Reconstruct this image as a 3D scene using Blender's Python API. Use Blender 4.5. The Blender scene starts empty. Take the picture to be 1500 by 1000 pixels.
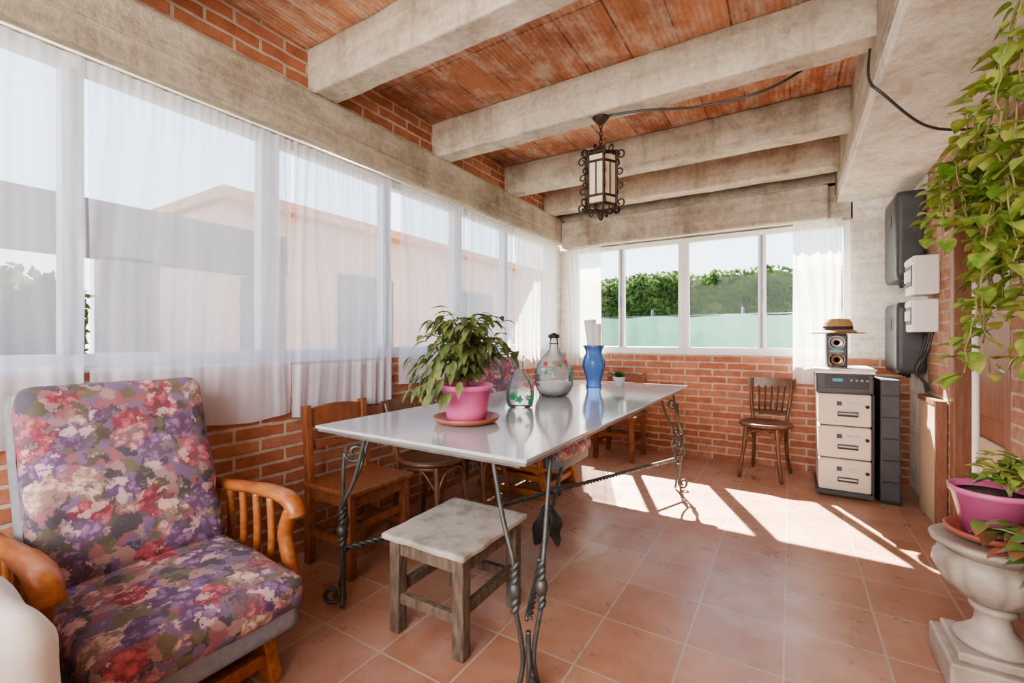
import bpy, bmesh, math, random
from mathutils import Vector, Matrix, noise
random.seed(7)
sc=bpy.context.scene
R=math.radians
V=Vector
# ------------------------------------------------------------------ materials
def newmat(name):
    m=bpy.data.materials.new(name); m.use_nodes=True
    nt=m.node_tree; nt.nodes.clear()
    out=nt.nodes.new('ShaderNodeOutputMaterial')
    return m,nt,out
def N(nt,t,**k):
    n=nt.nodes.new(t)
    for a,b in k.items(): setattr(n,a,b)
    return n
def ramp(nt,fac,stops,interp='LINEAR'):
    r=N(nt,'ShaderNodeValToRGB'); cr=r.color_ramp; cr.interpolation=interp
    while len(cr.elements)<len(stops): cr.elements.new(0.5)
    for e,(p,c) in zip(cr.elements,stops):
        e.position=p; e.color=(*c,1) if len(c)==3 else c
    nt.links.new(fac,r.inputs[0]); return r.outputs[0]
def coords(nt,scale=(1,1,1)):
    tc=N(nt,'ShaderNodeTexCoord'); mp=N(nt,'ShaderNodeMapping')
    mp.inputs['Scale'].default_value=scale
    nt.links.new(tc.outputs['Object'],mp.inputs[0]); return mp.outputs[0]
def noisetex(nt,vec,scale,detail=4,rough=.6):
    n=N(nt,'ShaderNodeTexNoise'); n.inputs['Scale'].default_value=scale
    n.inputs['Detail'].default_value=detail; n.inputs['Roughness'].default_value=rough
    nt.links.new(vec,n.inputs['Vector']); return n.outputs['Fac']
def mix(nt,f,a,b,mode='MIX'):
    m=N(nt,'ShaderNodeMix',data_type='RGBA',blend_type=mode)
    for s,v in ((m.inputs[0],f),(m.inputs[6],a),(m.inputs[7],b)):
        if isinstance(v,(int,float)): s.default_value=v
        elif isinstance(v,tuple): s.default_value=(*v,1) if len(v)==3 else v
        else: nt.links.new(v,s)
    return m.outputs[2]
def bump(nt,h,strength=.3,dist=.01):
    b=N(nt,'ShaderNodeBump'); b.inputs['Strength'].default_value=strength
    b.inputs['Distance'].default_value=dist; nt.links.new(h,b.inputs['Height']); return b.outputs[0]
def pbsdf(nt,out,col,rough=.5,metal=0,nrm=None,**k):
    p=N(nt,'ShaderNodeBsdfPrincipled')
    if isinstance(col,tuple): p.inputs['Base Color'].default_value=(*col,1)
    else: nt.links.new(col,p.inputs['Base Color'])
    if isinstance(rough,(int,float)): p.inputs['Roughness'].default_value=rough
    else: nt.links.new(rough,p.inputs['Roughness'])
    p.inputs['Metallic'].default_value=metal
    if nrm is not None: nt.links.new(nrm,p.inputs['Normal'])
    for a,b in k.items(): p.inputs[a].default_value=b
    if out: nt.links.new(p.outputs[0],out.inputs[0])
    return p
def simple(name,c1,c2=None,scale=8,rough=.5,metal=0,bmp=0,stretch=(1,1,1),lo=.35,hi=.65,**k):
    m,nt,out=newmat(name)
    if c2 is None: c2=tuple(x*.85 for x in c1)
    v=coords(nt,stretch); f=noisetex(nt,v,scale)
    col=ramp(nt,f,[(lo,c1),(hi,c2)])
    nr=bump(nt,f,bmp,.01) if bmp else None
    pbsdf(nt,out,col,rough,metal,nr,**k); return m
def brickmat(name,axis,c1,c2,mortar,bw=.25,rh=.066,ms=.009,stain=.3):
    m,nt,out=newmat(name)
    tc=N(nt,'ShaderNodeTexCoord'); sp=N(nt,'ShaderNodeSeparateXYZ'); cb=N(nt,'ShaderNodeCombineXYZ')
    nt.links.new(tc.outputs['Object'],sp.inputs[0])
    nt.links.new(sp.outputs[axis],cb.inputs[0]); nt.links.new(sp.outputs['Z'],cb.inputs[1])
    b=N(nt,'ShaderNodeTexBrick')
    nv=N(nt,'ShaderNodeTexNoise'); nv.inputs['Scale'].default_value=9
    nt.links.new(tc.outputs['Object'],nv.inputs['Vector'])
    va=N(nt,'ShaderNodeVectorMath',operation='MULTIPLY_ADD'); va.inputs[1].default_value=(.014,.014,0)
    nt.links.new(nv.outputs['Color'],va.inputs[0]); nt.links.new(cb.outputs[0],va.inputs[2])
    nt.links.new(va.outputs[0],b.inputs['Vector'])
    for k2,v2 in (('Color1',(*c1,1)),('Color2',(*c2,1)),('Mortar',(*mortar,1)),('Scale',1),('Mortar Size',ms),('Mortar Smooth',.3),('Bias',0),('Brick Width',bw),('Row Height',rh)):
        b.inputs[k2].default_value=v2
    f=noisetex(nt,tc.outputs['Object'],14,6,.7)
    st=ramp(nt,f,[(.35,(.55,.5,.48)),(.6,(1,1,1))])
    col=mix(nt,stain*2,b.outputs['Color'],st,'MULTIPLY')
    inv=N(nt,'ShaderNodeMath',operation='SUBTRACT'); inv.inputs[0].default_value=1; nt.links.new(b.outputs['Fac'],inv.inputs[1])
    ad=N(nt,'ShaderNodeMath',operation='MULTIPLY_ADD'); ad.inputs[1].default_value=.4
    nt.links.new(f,ad.inputs[0]); nt.links.new(inv.outputs[0],ad.inputs[2])
    pbsdf(nt,out,col,.85,0,bump(nt,ad.outputs[0],.6,.008)); return m

M={}
M['brick_y']=brickmat('brick_left','Y',(.37,.135,.075),(.49,.22,.135),(.50,.42,.34))
M['brick_x']=brickmat('brick_far','X',(.39,.135,.075),(.51,.22,.13),(.50,.42,.34))
M['brick_old']=brickmat('brick_old','Y',(.34,.165,.105),(.44,.26,.175),(.44,.35,.27),stain=.4)
# floor tiles
m,nt,out=newmat('terracotta_tiles'); M['floor']=m
tc=N(nt,'ShaderNodeTexCoord'); b=N(nt,'ShaderNodeTexBrick'); b.offset=0; b.squash=1
mp=N(nt,'ShaderNodeMapping'); mp.inputs['Location'].default_value=(.02,.11,0); nt.links.new(tc.outputs['Object'],mp.inputs[0])
nt.links.new(mp.outputs[0],b.inputs['Vector'])
for k2,v2 in (('Color1',(.35,.165,.102,1)),('Color2',(.46,.245,.165,1)),('Mortar',(.5,.4,.3,1)),('Scale',1),('Mortar Size',.0048),('Mortar Smooth',.15),('Bias',0),('Brick Width',.315),('Row Height',.315)):
    b.inputs[k2].default_value=v2
f=noisetex(nt,tc.outputs['Object'],7,8,.75)
f2=noisetex(nt,tc.outputs['Object'],3.0,6,.7)
col=mix(nt,.6,b.outputs['Color'],ramp(nt,f,[(.36,(.82,.78,.75)),(.62,(1.04,1.01,1.0))]),'MULTIPLY')
cl=mix(nt,.4,col,ramp(nt,f2,[(.38,(.34,.165,.105)),(.62,(.54,.35,.265))]))
col=mix(nt,b.outputs['Fac'],cl,(.43,.335,.265))
inv=N(nt,'ShaderNodeMath',operation='SUBTRACT'); inv.inputs[0].default_value=1; nt.links.new(b.outputs['Fac'],inv.inputs[1])
pbsdf(nt,out,col,ramp(nt,f,[(.3,(.23,)*3),(.7,(.42,)*3)]),0,bump(nt,inv.outputs[0],.5,.004))
# concrete
def concrete(name,c1,c2,c3,stretch=(1,1,1)):
    m,nt,out=newmat(name); v=coords(nt,stretch)
    f=noisetex(nt,v,3.0,10,.72); f2=noisetex(nt,coords(nt),30,6,.75)
    f3=noisetex(nt,coords(nt,(stretch[0]*.5,stretch[1]*.5,9)),2.2,3,.5)
    f5=noisetex(nt,coords(nt,(5,5,.6)),1.6,5,.7)
    a=ramp(nt,f,[(.34,c1),(.48,c2),(.64,c3)])
    a=mix(nt,.4,a,ramp(nt,f2,[(.38,(.55,.52,.49)),(.55,(1,1,1))]),'MULTIPLY')
    a=mix(nt,.3,a,ramp(nt,f3,[(.42,(.66,.62,.58)),(.5,(1,1,1))]),'MULTIPLY')
    a=mix(nt,.4,a,ramp(nt,f5,[(.36,(.55,.48,.42)),(.5,(1,1,1))]),'MULTIPLY')
    ad=N(nt,'ShaderNodeMath',operation='ADD'); nt.links.new(f,ad.inputs[0]); nt.links.new(f2,ad.inputs[1])
    pbsdf(nt,out,a,.92,0,bump(nt,ad.outputs[0],.6,.014)); return m
M['conc_x']=concrete('concrete_joist',(.33,.28,.23),(.48,.42,.35),(.60,.54,.46))
M['conc_y']=concrete('concrete_ledger',(.25,.21,.16),(.40,.345,.28),(.54,.48,.40),(1,.5,1))
M['plaster']=concrete('rough_white_plaster',(.64,.59,.53),(.76,.72,.66),(.84,.81,.76))
# ceiling of clay tiles
m,nt,out=newmat('clay_ceiling_tiles'); M['ceil']=m
tc=N(nt,'ShaderNodeTexCoord'); sp=N(nt,'ShaderNodeSeparateXYZ'); nt.links.new(tc.outputs['Object'],sp.inputs[0])
cb=N(nt,'ShaderNodeCombineXYZ'); nt.links.new(sp.outputs['X'],cb.inputs[1]); nt.links.new(sp.outputs['Y'],cb.inputs[0])
b=N(nt,'ShaderNodeTexBrick'); b.offset=0; nt.links.new(cb.outputs[0],b.inputs['Vector'])
for k2,v2 in (('Color1',(.40,.16,.085,1)),('Color2',(.57,.28,.165,1)),('Mortar',(.18,.085,.055,1)),('Scale',1),('Mortar Size',.005),('Mortar Smooth',.3),('Bias',0),('Brick Width',1.0),('Row Height',.25)):
    b.inputs[k2].default_value=v2
mp=N(nt,'ShaderNodeMapping'); mp.inputs['Scale'].default_value=(2.8,1.2,1); nt.links.new(tc.outputs['Object'],mp.inputs[0])
f=noisetex(nt,mp.outputs[0],3.0,9,.8)
mp2=N(nt,'ShaderNodeMapping'); mp2.inputs['Scale'].default_value=(22,2.4,1); nt.links.new(tc.outputs['Object'],mp2.inputs[0])
f2=noisetex(nt,mp2.outputs[0],1.0,5,.6)
mlt=N(nt,'ShaderNodeMath',operation='MULTIPLY_ADD'); mlt.inputs[1].default_value=.38; nt.links.new(f2,mlt.inputs[0]); nt.links.new(f,mlt.inputs[2])
stain=ramp(nt,mlt.outputs[0],[(.66,(0,0,0)),(.74,(.42,.42,.42)),(.85,(.78,.78,.78))])
col=mix(nt,stain,b.outputs['Color'],(.64,.53,.43))
f4=noisetex(nt,tc.outputs['Object'],4,8,.75)
col=mix(nt,.65,col,ramp(nt,f4,[(.38,(.48,.40,.35)),(.56,(1,1,1))]),'MULTIPLY')
w=N(nt,'ShaderNodeTexWave'); w.bands_direction='X'; w.inputs['Scale'].default_value=11; nt.links.new(tc.outputs['Object'],w.inputs['Vector'])
col=mix(nt,.2,col,ramp(nt,w.outputs['Fac'],[(.0,(.5,.5,.5)),(.4,(1,1,1))]),'MULTIPLY')
ia=N(nt,'ShaderNodeMath',operation='SUBTRACT'); nt.links.new(w.outputs['Fac'],ia.inputs[0]); nt.links.new(b.outputs['Fac'],ia.inputs[1])
pbsdf(nt,out,col,.88,0,bump(nt,ia.outputs[0],.4,.006))
# glass
m,nt,out=newmat('window_glass'); M['glass']=m
t=N(nt,'ShaderNodeBsdfTransparent'); t.inputs[0].default_value=(.96,.98,.98,1)
g=N(nt,'ShaderNodeBsdfGlossy'); g.inputs['Roughness'].default_value=.02
ms=N(nt,'ShaderNodeMixShader'); ms.inputs[0].default_value=.006
nt.links.new(t.outputs[0],ms.inputs[1]); nt.links.new(g.outputs[0],ms.inputs[2]); nt.links.new(ms.outputs[0],out.inputs[0])
def sheer(name,alpha,col=(.90,.92,1.0)):
    m,nt,out=newmat(name)
    t=N(nt,'ShaderNodeBsdfTransparent'); d=N(nt,'ShaderNodeBsdfDiffuse'); tr=N(nt,'ShaderNodeBsdfTranslucent')
    d.inputs[0].default_value=(*col,1); tr.inputs[0].default_value=(*col,1)
    a=N(nt,'ShaderNodeMixShader'); a.inputs[0].default_value=.5; nt.links.new(d.outputs[0],a.inputs[1]); nt.links.new(tr.outputs[0],a.inputs[2])
    lw=N(nt,'ShaderNodeLayerWeight'); lw.inputs[0].default_value=.35
    v=coords(nt,(1,1,.35)); f=noisetex(nt,v,5,3,.5)
    m1=N(nt,'ShaderNodeMath',operation='MULTIPLY_ADD'); m1.inputs[1].default_value=.55; m1.inputs[2].default_value=alpha-.12
    nt.links.new(lw.outputs['Facing'],m1.inputs[0])
    m2=N(nt,'ShaderNodeMath',operation='MULTIPLY_ADD',use_clamp=True); m2.inputs[1].default_value=.16
    nt.links.new(f,m2.inputs[0]); nt.links.new(m1.outputs[0],m2.inputs[2])
    ms=N(nt,'ShaderNodeMixShader'); nt.links.new(m2.outputs[0],ms.inputs[0])
    nt.links.new(t.outputs[0],ms.inputs[1]); nt.links.new(a.outputs[0],ms.inputs[2]); nt.links.new(ms.outputs[0],out.inputs[0]); return m
M['sheer']=sheer('sheer_curtain_fabric',.46,(.88,.90,1.0))
M['hem']=sheer('curtain_hem_fabric',.74,(.93,.93,.98))
M['sheer2']=sheer('curtain_fabric_dense',.64,(.96,.95,.94))
def bottleglass(name,col,a=.25,fr=.25):
    m,nt,out=newmat(name)
    t=N(nt,'ShaderNodeBsdfTransparent'); t.inputs[0].default_value=(*col,1)
    g=N(nt,'ShaderNodeBsdfGlossy'); g.inputs['Roughness'].default_value=.03
    d=N(nt,'ShaderNodeBsdfTranslucent'); d.inputs[0].default_value=(*col,1)
    d2=N(nt,'ShaderNodeBsdfDiffuse'); d2.inputs[0].default_value=(*col,1)
    dd=N(nt,'ShaderNodeMixShader'); nt.links.new(d.outputs[0],dd.inputs[1]); nt.links.new(d2.outputs[0],dd.inputs[2])
    lw=N(nt,'ShaderNodeLayerWeight'); lw.inputs[0].default_value=fr
    a1=N(nt,'ShaderNodeMixShader'); a1.inputs[0].default_value=a
    nt.links.new(t.outputs[0],a1.inputs[1]); nt.links.new(dd.outputs[0],a1.inputs[2])
    ms=N(nt,'ShaderNodeMixShader'); nt.links.new(lw.outputs['Fresnel'],ms.inputs[0])
    nt.links.new(a1.outputs[0],ms.inputs[1]); nt.links.new(g.outputs[0],ms.inputs[2]); nt.links.new(ms.outputs[0],out.inputs[0]); return m
M['bglass']=bottleglass('demijohn_glass',(.95,.98,.98),.18)
M['blueglass']=bottleglass('blue_vase_glass',(.34,.56,.95),.35)
# floral upholstery: mauve / maroon / pink blossoms that nearly fill the cloth, dusky ground showing between
m,nt,out=newmat('floral_upholstery'); M['floral']=m
v=coords(nt)
nv=N(nt,'ShaderNodeTexNoise'); nv.inputs['Scale'].default_value=24; nv.inputs['Detail'].default_value=5; nv.inputs['Roughness'].default_value=.7; nt.links.new(v,nv.inputs['Vector'])
va=N(nt,'ShaderNodeVectorMath',operation='MULTIPLY_ADD'); va.inputs[1].default_value=(.075,.075,.075)
nt.links.new(nv.outputs['Color'],va.inputs[0]); nt.links.new(v,va.inputs[2])
vo=N(nt,'ShaderNodeTexVoronoi'); vo.inputs['Scale'].default_value=10.5; nt.links.new(va.outputs[0],vo.inputs['Vector'])
sc1=N(nt,'ShaderNodeSeparateColor'); nt.links.new(vo.outputs['Color'],sc1.inputs[0])
cell=ramp(nt,sc1.outputs[0],[(0,(.21,.14,.26)),(.2,(.42,.12,.15)),(.42,(.52,.28,.29)),(.58,(.25,.16,.28)),(.73,(.46,.17,.20)),(.88,(.50,.36,.28))],'CONSTANT')
vo3=N(nt,'ShaderNodeTexVoronoi'); vo3.inputs['Scale'].default_value=36; nt.links.new(va.outputs[0],vo3.inputs['Vector'])
pet=ramp(nt,vo3.outputs['Distance'],[(.05,(1.2,1.15,1.15)),(.35,(.9,.88,.9)),(.62,(.48,.42,.48))])
blossom=mix(nt,1,cell,pet,'MULTIPLY')
sc3=N(nt,'ShaderNodeSeparateColor'); nt.links.new(vo3.outputs['Color'],sc3.inputs[0])
blossom=mix(nt,ramp(nt,sc3.outputs[2],[(0,(0,0,0)),(.8,(.6,.6,.6))],'CONSTANT'),blossom,(.62,.46,.42))
blossom=mix(nt,ramp(nt,sc3.outputs[0],[(0,(0,0,0)),(.84,(.75,.75,.75))],'CONSTANT'),blossom,(.10,.085,.10))
vo2=N(nt,'ShaderNodeTexVoronoi'); vo2.inputs['Scale'].default_value=28; nt.links.new(va.outputs[0],vo2.inputs['Vector'])
sc2=N(nt,'ShaderNodeSeparateColor'); nt.links.new(vo2.outputs['Color'],sc2.inputs[0])
ground=ramp(nt,sc2.outputs[1],[(0,(.08,.07,.09)),(.22,(.17,.12,.20)),(.45,(.14,.125,.085)),(.58,(.26,.11,.13)),(.76,(.30,.19,.20)),(.9,(.10,.09,.07))],'CONSTANT')
edge=ramp(nt,vo.outputs['Distance'],[(.52,(0,0,0)),(.60,(1,1,1))])
c=mix(nt,edge,blossom,ground)
f=noisetex(nt,v,90,3)
pbsdf(nt,out,c,.9,0,bump(nt,f,.2,.003))
M['grey']=simple('grey_upholstery',(.17,.17,.195),(.21,.21,.235),40,.9,bmp=.1)
M['honey']=simple('honey_wood',(.38,.145,.045),(.26,.08,.025),6,.35,stretch=(2,8,8),bmp=.05)
M['redwood']=simple('chair_wood',(.25,.09,.038),(.16,.055,.025),6,.4,stretch=(6,6,2))
M['darkwood']=simple('bistro_wood',(.10,.045,.025),(.17,.08,.04),8,.35,stretch=(5,5,1.5))
M['doorwood']=simple('door_wood',(.26,.125,.075),(.19,.08,.045),6,.5,stretch=(8,8,1))
M['oldwood']=simple('weathered_stool_wood',(.08,.056,.042),(.17,.125,.09),12,.8,stretch=(4,4,1),bmp=.4)
M['stooltop']=simple('stool_top_paint',(.46,.42,.375),(.25,.21,.175),11,.6,bmp=.3,lo=.46,hi=.72)
M['tabletop']=simple('grey_table_top',(.44,.45,.48),(.40,.41,.44),4,.09)
M['tableedge']=simple('table_edge',(.14,.13,.13),(.21,.19,.18),10,.4)
M['iron']=simple('painted_iron',(.06,.075,.075),(.12,.11,.10),30,.5,.5,bmp=.2)
M['rustiron']=simple('lantern_iron',(.03,.022,.02),(.08,.04,.028),25,.55,.5,bmp=.2)
M['cream']=simple('cream_glass',(.60,.51,.36),(.68,.59,.44),10,.3)
M['frame']=simple('white_aluminium',(.60,.64,.72),(.56,.60,.68),5,.4)
M['framew']=simple('white_lacquered_aluminium',(.78,.78,.78),(.74,.74,.74),5,.4)
M['frameg']=simple('grey_track',(.18,.22,.29),(.24,.28,.34),5,.4)
M['pink']=simple('pink_plastic',(.70,.16,.34),(.64,.13,.30),5,.4)
M['pink2']=simple('magenta_plastic',(.58,.15,.31),(.50,.12,.26),5,.4)
M['terra']=simple('terracotta_saucer',(.36,.10,.065),(.30,.08,.05),12,.5)
M['soil']=simple('soil',(.06,.04,.03),(.12,.08,.05),60,.95,bmp=.5)
def leafm(name,c1,c2,scale=14,spec=.5,rough=.45,tl=.3):
    m,nt,out=newmat(name); v=coords(nt); f=noisetex(nt,v,scale,3)
    col=ramp(nt,f,[(.38,c1),(.62,c2)])
    p=pbsdf(nt,None,col,rough); p.inputs['Specular IOR Level'].default_value=spec
    tr=N(nt,'ShaderNodeBsdfTranslucent'); nt.links.new(col,tr.inputs[0])
    ms=N(nt,'ShaderNodeMixShader'); ms.inputs[0].default_value=tl
    nt.links.new(p.outputs[0],ms.inputs[1]); nt.links.new(tr.outputs[0],ms.inputs[2]); nt.links.new(ms.outputs[0],out.inputs[0]); return m
M['leafA']=leafm('dull_green_leaf',(.085,.13,.04),(.21,.235,.085))
M['leafB']=leafm('pothos_leaf',(.14,.27,.045),(.42,.47,.13))
M['leafC']=leafm('red_green_leaf',(.10,.24,.05),(.30,.09,.065),20)
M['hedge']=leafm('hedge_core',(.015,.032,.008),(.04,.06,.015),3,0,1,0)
M['hedgeleaf']=leafm('hedge_leaf',(.055,.09,.026),(.13,.18,.055),1.5,0,1,.35)
M['stem']=simple('stem',(.20,.22,.08),(.28,.2,.1),20,.7)
M['green_paint']=simple('green_leaf_paint',(.04,.28,.13),(.05,.35,.18),10,.4)
M['red_paint']=simple('red_paint',(.6,.05,.04),(.5,.04,.03),10,.4)
M['white']=simple('white_plastic',(.80,.79,.76),(.76,.75,.72),5,.4)
M['batt']=simple('battery_beige',(.60,.54,.46),(.57,.51,.43),5,.5)
M['black']=simple('black_plastic',(.025,.025,.028),(.035,.035,.038),8,.35)
M['dgrey']=simple('dark_grey_metal',(.05,.052,.057),(.065,.07,.075),8,.45)
M['silver']=simple('silver_plastic',(.5,.5,.5),(.45,.45,.46),8,.3,.6)
M['cloth']=simple('white_cloth',(.74,.72,.68),(.66,.63,.59),5,.9,bmp=.15)
M['blackcloth']=simple('black_cloth',(.03,.03,.032),(.05,.045,.05),12,.9,bmp=.3)
M['straw']=simple('straw',(.50,.31,.14),(.34,.20,.085),60,.8,bmp=.5)
M['marble']=simple('urn_marble',(.46,.39,.33),(.30,.245,.20),7,.5,bmp=.15)
M['mesh']=simple('fence_netting',(.22,.46,.33),(.28,.52,.40),3,.9)
M['ground']=simple('outdoor_ground',(.32,.27,.20),(.23,.23,.13),1.5,.95)
M['salmon']=simple('salmon_wall',(.54,.36,.30),(.60,.42,.35),2,.9)
M['pergola']=simple('pergola_dark',(.15,.155,.18),(.19,.19,.205),3,.8)
M['rooftile']=simple('roof_tile',(.50,.20,.10),(.60,.30,.17),9,.8)
M['led']=simple('display_blue',(.05,.3,.4),(.05,.3,.4),3,.3)
M['tanpanel']=simple('tan_panel',(.52,.41,.30),(.45,.34,.24),4,.7)
M['copper']=simple('bronze_speaker',(.35,.22,.15),(.3,.2,.13),10,.3,.7)
# ------------------------------------------------------------------ builder
class B:
    def __init__(s,name): s.name=name; s.v=[]; s.f=[]; s.m=[]; s.s=[]; s.mats=[]
    def mi(s,mat):
        if mat not in s.mats: s.mats.append(mat)
        return s.mats.index(mat)
    def add(s,vs,fs,mat,smooth=True,T=None):
        o=len(s.v); k=s.mi(mat)
        for p in vs:
            p=V(p); s.v.append(tuple(T@p) if T else tuple(p))
        for f in fs: s.f.append([i+o for i in f]); s.m.append(k); s.s.append(smooth)
    def box(s,c,size,mat,rot=None,bev=0,T=None,segs=2):
        bm=bmesh.new(); bmesh.ops.create_cube(bm,size=1)
        bmesh.ops.scale(bm,vec=V(size),verts=bm.verts)
        if bev: bmesh.ops.bevel(bm,geom=list(bm.edges),offset=bev,segments=segs,profile=.5,affect='EDGES')
        mt=Matrix.Translation(V(c))
        if rot: mt=mt@Matrix.Rotation(rot[2],4,'Z')@Matrix.Rotation(rot[1],4,'Y')@Matrix.Rotation(rot[0],4,'X')
        if T: mt=T@mt
        bm.verts.index_update()
        s.add([v.co.copy() for v in bm.verts],[[v.index for v in f.verts] for f in bm.faces],mat,False,mt); bm.free()
    def beam(s,p,q,w,h,mat,bev=0,up=(0,0,1)):
        p=V(p); q=V(q); d=q-p; L=d.length; x=d.normalized(); u=V(up)
        if abs(x.dot(u))>.95: u=V((0,1,0))
        y=u.cross(x).normalized(); z=x.cross(y)
        T=Matrix.Translation((p+q)/2)@Matrix((x,y,z)).transposed().to_4x4()
        s.box((0,0,0),(L,w,h),mat,bev=bev,T=T)
    def soft(s,c,size,r,mat,n=14,bulge=(0,0,0),T=None,fn=None,rot=None):
        bm=bmesh.new(); bmesh.ops.create_cube(bm,size=2)
        bmesh.ops.subdivide_edges(bm,edges=list(bm.edges),cuts=n,use_grid_fill=True)
        h=V(size)/2; vs=[]
        for v in bm.verts:
            q=V((v.co.x*h.x,v.co.y*h.y,v.co.z*h.z))
            inn=V([max(-(h[i]-r),min(h[i]-r,q[i])) for i in range(3)])
            d=q-inn
            o=inn+d.normalized()*r if d.length>1e-6 else q
            u=[v.co.x,v.co.y,v.co.z]
            for i in range(3):
                j,k=[a for a in range(3) if a!=i]
                if bulge[i]: o[i]+=u[i]*bulge[i]*max(0,1-u[j]**2)*max(0,1-u[k]**2)
            if fn: o=fn(o,u)
            vs.append(o)
        bm.verts.index_update()
        mt=Matrix.Translation(V(c))
        if rot: mt=mt@Matrix.Rotation(rot[2],4,'Z')@Matrix.Rotation(rot[1],4,'Y')@Matrix.Rotation(rot[0],4,'X')
        if T: mt=T@mt
        s.add(vs,[[v.index for v in f.verts] for f in bm.faces],mat,True,mt); bm.free()
    def tube(s,pts,r,mat,seg=8,cap=True,T=None,flat=None):
        pts=[V(p) for p in pts]; n=len(pts); rr=r if isinstance(r,(list,tuple)) else [r]*n
        t0=(pts[1]-pts[0]).normalized(); u=V((0,0,1)) if abs(t0.z)<.9 else V((1,0,0))
        a=t0.cross(u).normalized(); vs=[];fs=[]
        for i in range(n):
            t=(pts[min(i+1,n-1)]-pts[max(i-1,0)])
            t=t.normalized() if t.length>1e-9 else t0
            a=(a-t*a.dot(t)); a=a.normalized() if a.length>1e-6 else t.orthogonal().normalized()
            b_=t.cross(a)
            for k in range(seg):
                an=2*math.pi*k/seg
                vs.append(pts[i]+(a*math.cos(an)+b_*math.sin(an)*(flat or 1))*rr[i])
        for i in range(n-1):
            for k in range(seg):
                fs.append([i*seg+k,i*seg+(k+1)%seg,(i+1)*seg+(k+1)%seg,(i+1)*seg+k])
        if cap: fs.append(list(range(seg))[::-1]); fs.append([(n-1)*seg+k for k in range(seg)])
        s.add(vs,fs,mat,True,T)
    def lathe(s,prof,mat,c=(0,0,0),seg=32,mod=None,T=None,smooth=True):
        vs=[];fs=[];n=len(prof)
        for i,(r,z) in enumerate(prof):
            for k in range(seg):
                an=2*math.pi*k/seg; q=r*(mod(an,z) if mod else 1)
                vs.append((c[0]+q*math.cos(an),c[1]+q*math.sin(an),c[2]+z))
        for i in range(n-1):
            for k in range(seg): fs.append([i*seg+k,i*seg+(k+1)%seg,(i+1)*seg+(k+1)%seg,(i+1)*seg+k])
        if prof[0][0]>1e-4: fs.append(list(range(seg))[::-1])
        if prof[-1][0]>1e-4 : fs.append([(n-1)*seg+k for k in range(seg)])
        s.add(vs,fs,mat,smooth,T)
    def leaf(s,base,d,L,W,mat,kind='lance',droop=.5):
        base=V(base); d=V(d).normalized()
        side=d.cross(V((0,0,1)))
        side=side.normalized() if side.length>.1 else V((1,0,0))
        ws={'lance':[.08,.7,1,.85,.5,0],'heart':[.55,1,.98,.75,.38,0]}[kind]
        vs=[];p=base.copy();n=len(ws);up=side.cross(d)
        for i,w in enumerate(ws):
            t=i/(n-1); hw=W*.5*w
            vs+= [p-side*hw+up*hw*.3,p.copy(),p+side*hw+up*hw*.3]
            dd=(d+V((0,0,-droop*t*1.6))).normalized(); p=p+dd*L/(n-1)
        fs=[]
        for i in range(n-1):
            fs+=[[i*3,i*3+1,i*3+4,i*3+3],[i*3+1,i*3+2,i*3+5,i*3+4]]
        s.add(vs,fs,mat,True)
    def done(s,loc=(0,0,0),rot=0,parent=None,scale=None):
        me=bpy.data.meshes.new(s.name); me.from_pydata(s.v,[],s.f)
        for m_ in s.mats: me.materials.append(M[m_])
        me.polygons.foreach_set('material_index',s.m); me.polygons.foreach_set('use_smooth',s.s); me.update()
        o=bpy.data.objects.new(s.name,me); o.location=loc; o.rotation_euler=(0,0,rot)
        if scale: o.scale=scale
        sc.collection.objects.link(o)
        if parent: o.parent=parent
        return o
def bez(p0,p1,p2,p3,n=10):
    p0,p1,p2,p3=map(V,(p0,p1,p2,p3)); o=[]
    for i in range(n+1):
        t=i/n; o.append(p0*(1-t)**3+p1*3*t*(1-t)**2+p2*3*t*t*(1-t)+p3*t**3)
    return o
def spline(pts,n=8):
    pts=[V(p) for p in pts]; P=[pts[0]]+pts+[pts[-1]]; o=[]
    for i in range(1,len(P)-2):
        a,b_,c_,d=P[i-1:i+3]
        for k in range(n):
            t=k/n; o.append(.5*((2*b_)+(c_-a)*t+(2*a-5*b_+4*c_-d)*t*t+(-a+3*b_-3*c_+d)*t**3))
    o.append(pts[-1]); return o
# ------------------------------------------------------------------ room
XL,XR,YF,YB=-2.23,.80,4.66,-1.6
T_=.15
b=B('floor'); b.box(((XL+XR)/2,(YF+YB)/2,-.05),(XR-XL+2*T_,YF-YB+2*T_,.1),'floor'); b.done()
b=B('wall_left'); b.box((XL-T_/2,(YF+YB)/2,.51),(T_,YF-YB,1.02),'brick_y')
b.box((XL-T_/2,(YF+YB)/2,2.60),(T_,YF-YB,.24),'brick_y')
b.box((XL-T_/2+.0,YF-.07,1.6),(T_,.14,1.17),'plaster'); b.done()
b=B('wall_far'); b.box(((XL+XR)/2,YF+T_/2,.495),(XR-XL+2*T_,T_,.99),'brick_x')
b.box((XL+.04,YF+T_/2,1.565),(.22,T_,1.15),'plaster')
b.box((.70,YF+T_/2,1.865),(.54,T_,1.75),'plaster')
b.box((.34,YF+T_/2,2.30),(.20,T_,.32),'conc_x')
b.done()
b=B('wall_right')
b.box((XR+T_/2,(2.75+YB)/2,1.14),(T_,2.75-YB,2.28),'brick_old'); b.done()
b=B('wall_right')
b.box((XR+T_/2,(4.12+3.62)/2,1.14),(T_,.5,2.28),'brick_old')
b.box((XR+T_/2,(YF+4.12)/2,1.14),(T_,YF-4.12,2.28),'plaster')
b.done()
b=B('wall_right')
b.box((XR+T_/2,3.185,2.19),(T_,.87,.18),'brick_old')
b.done()
b=B('wall_back'); b.box(((XL+XR)/2,YB-T_/2,.45),(XR-XL+2*T_,T_,.9),'brick_x'); 
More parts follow.
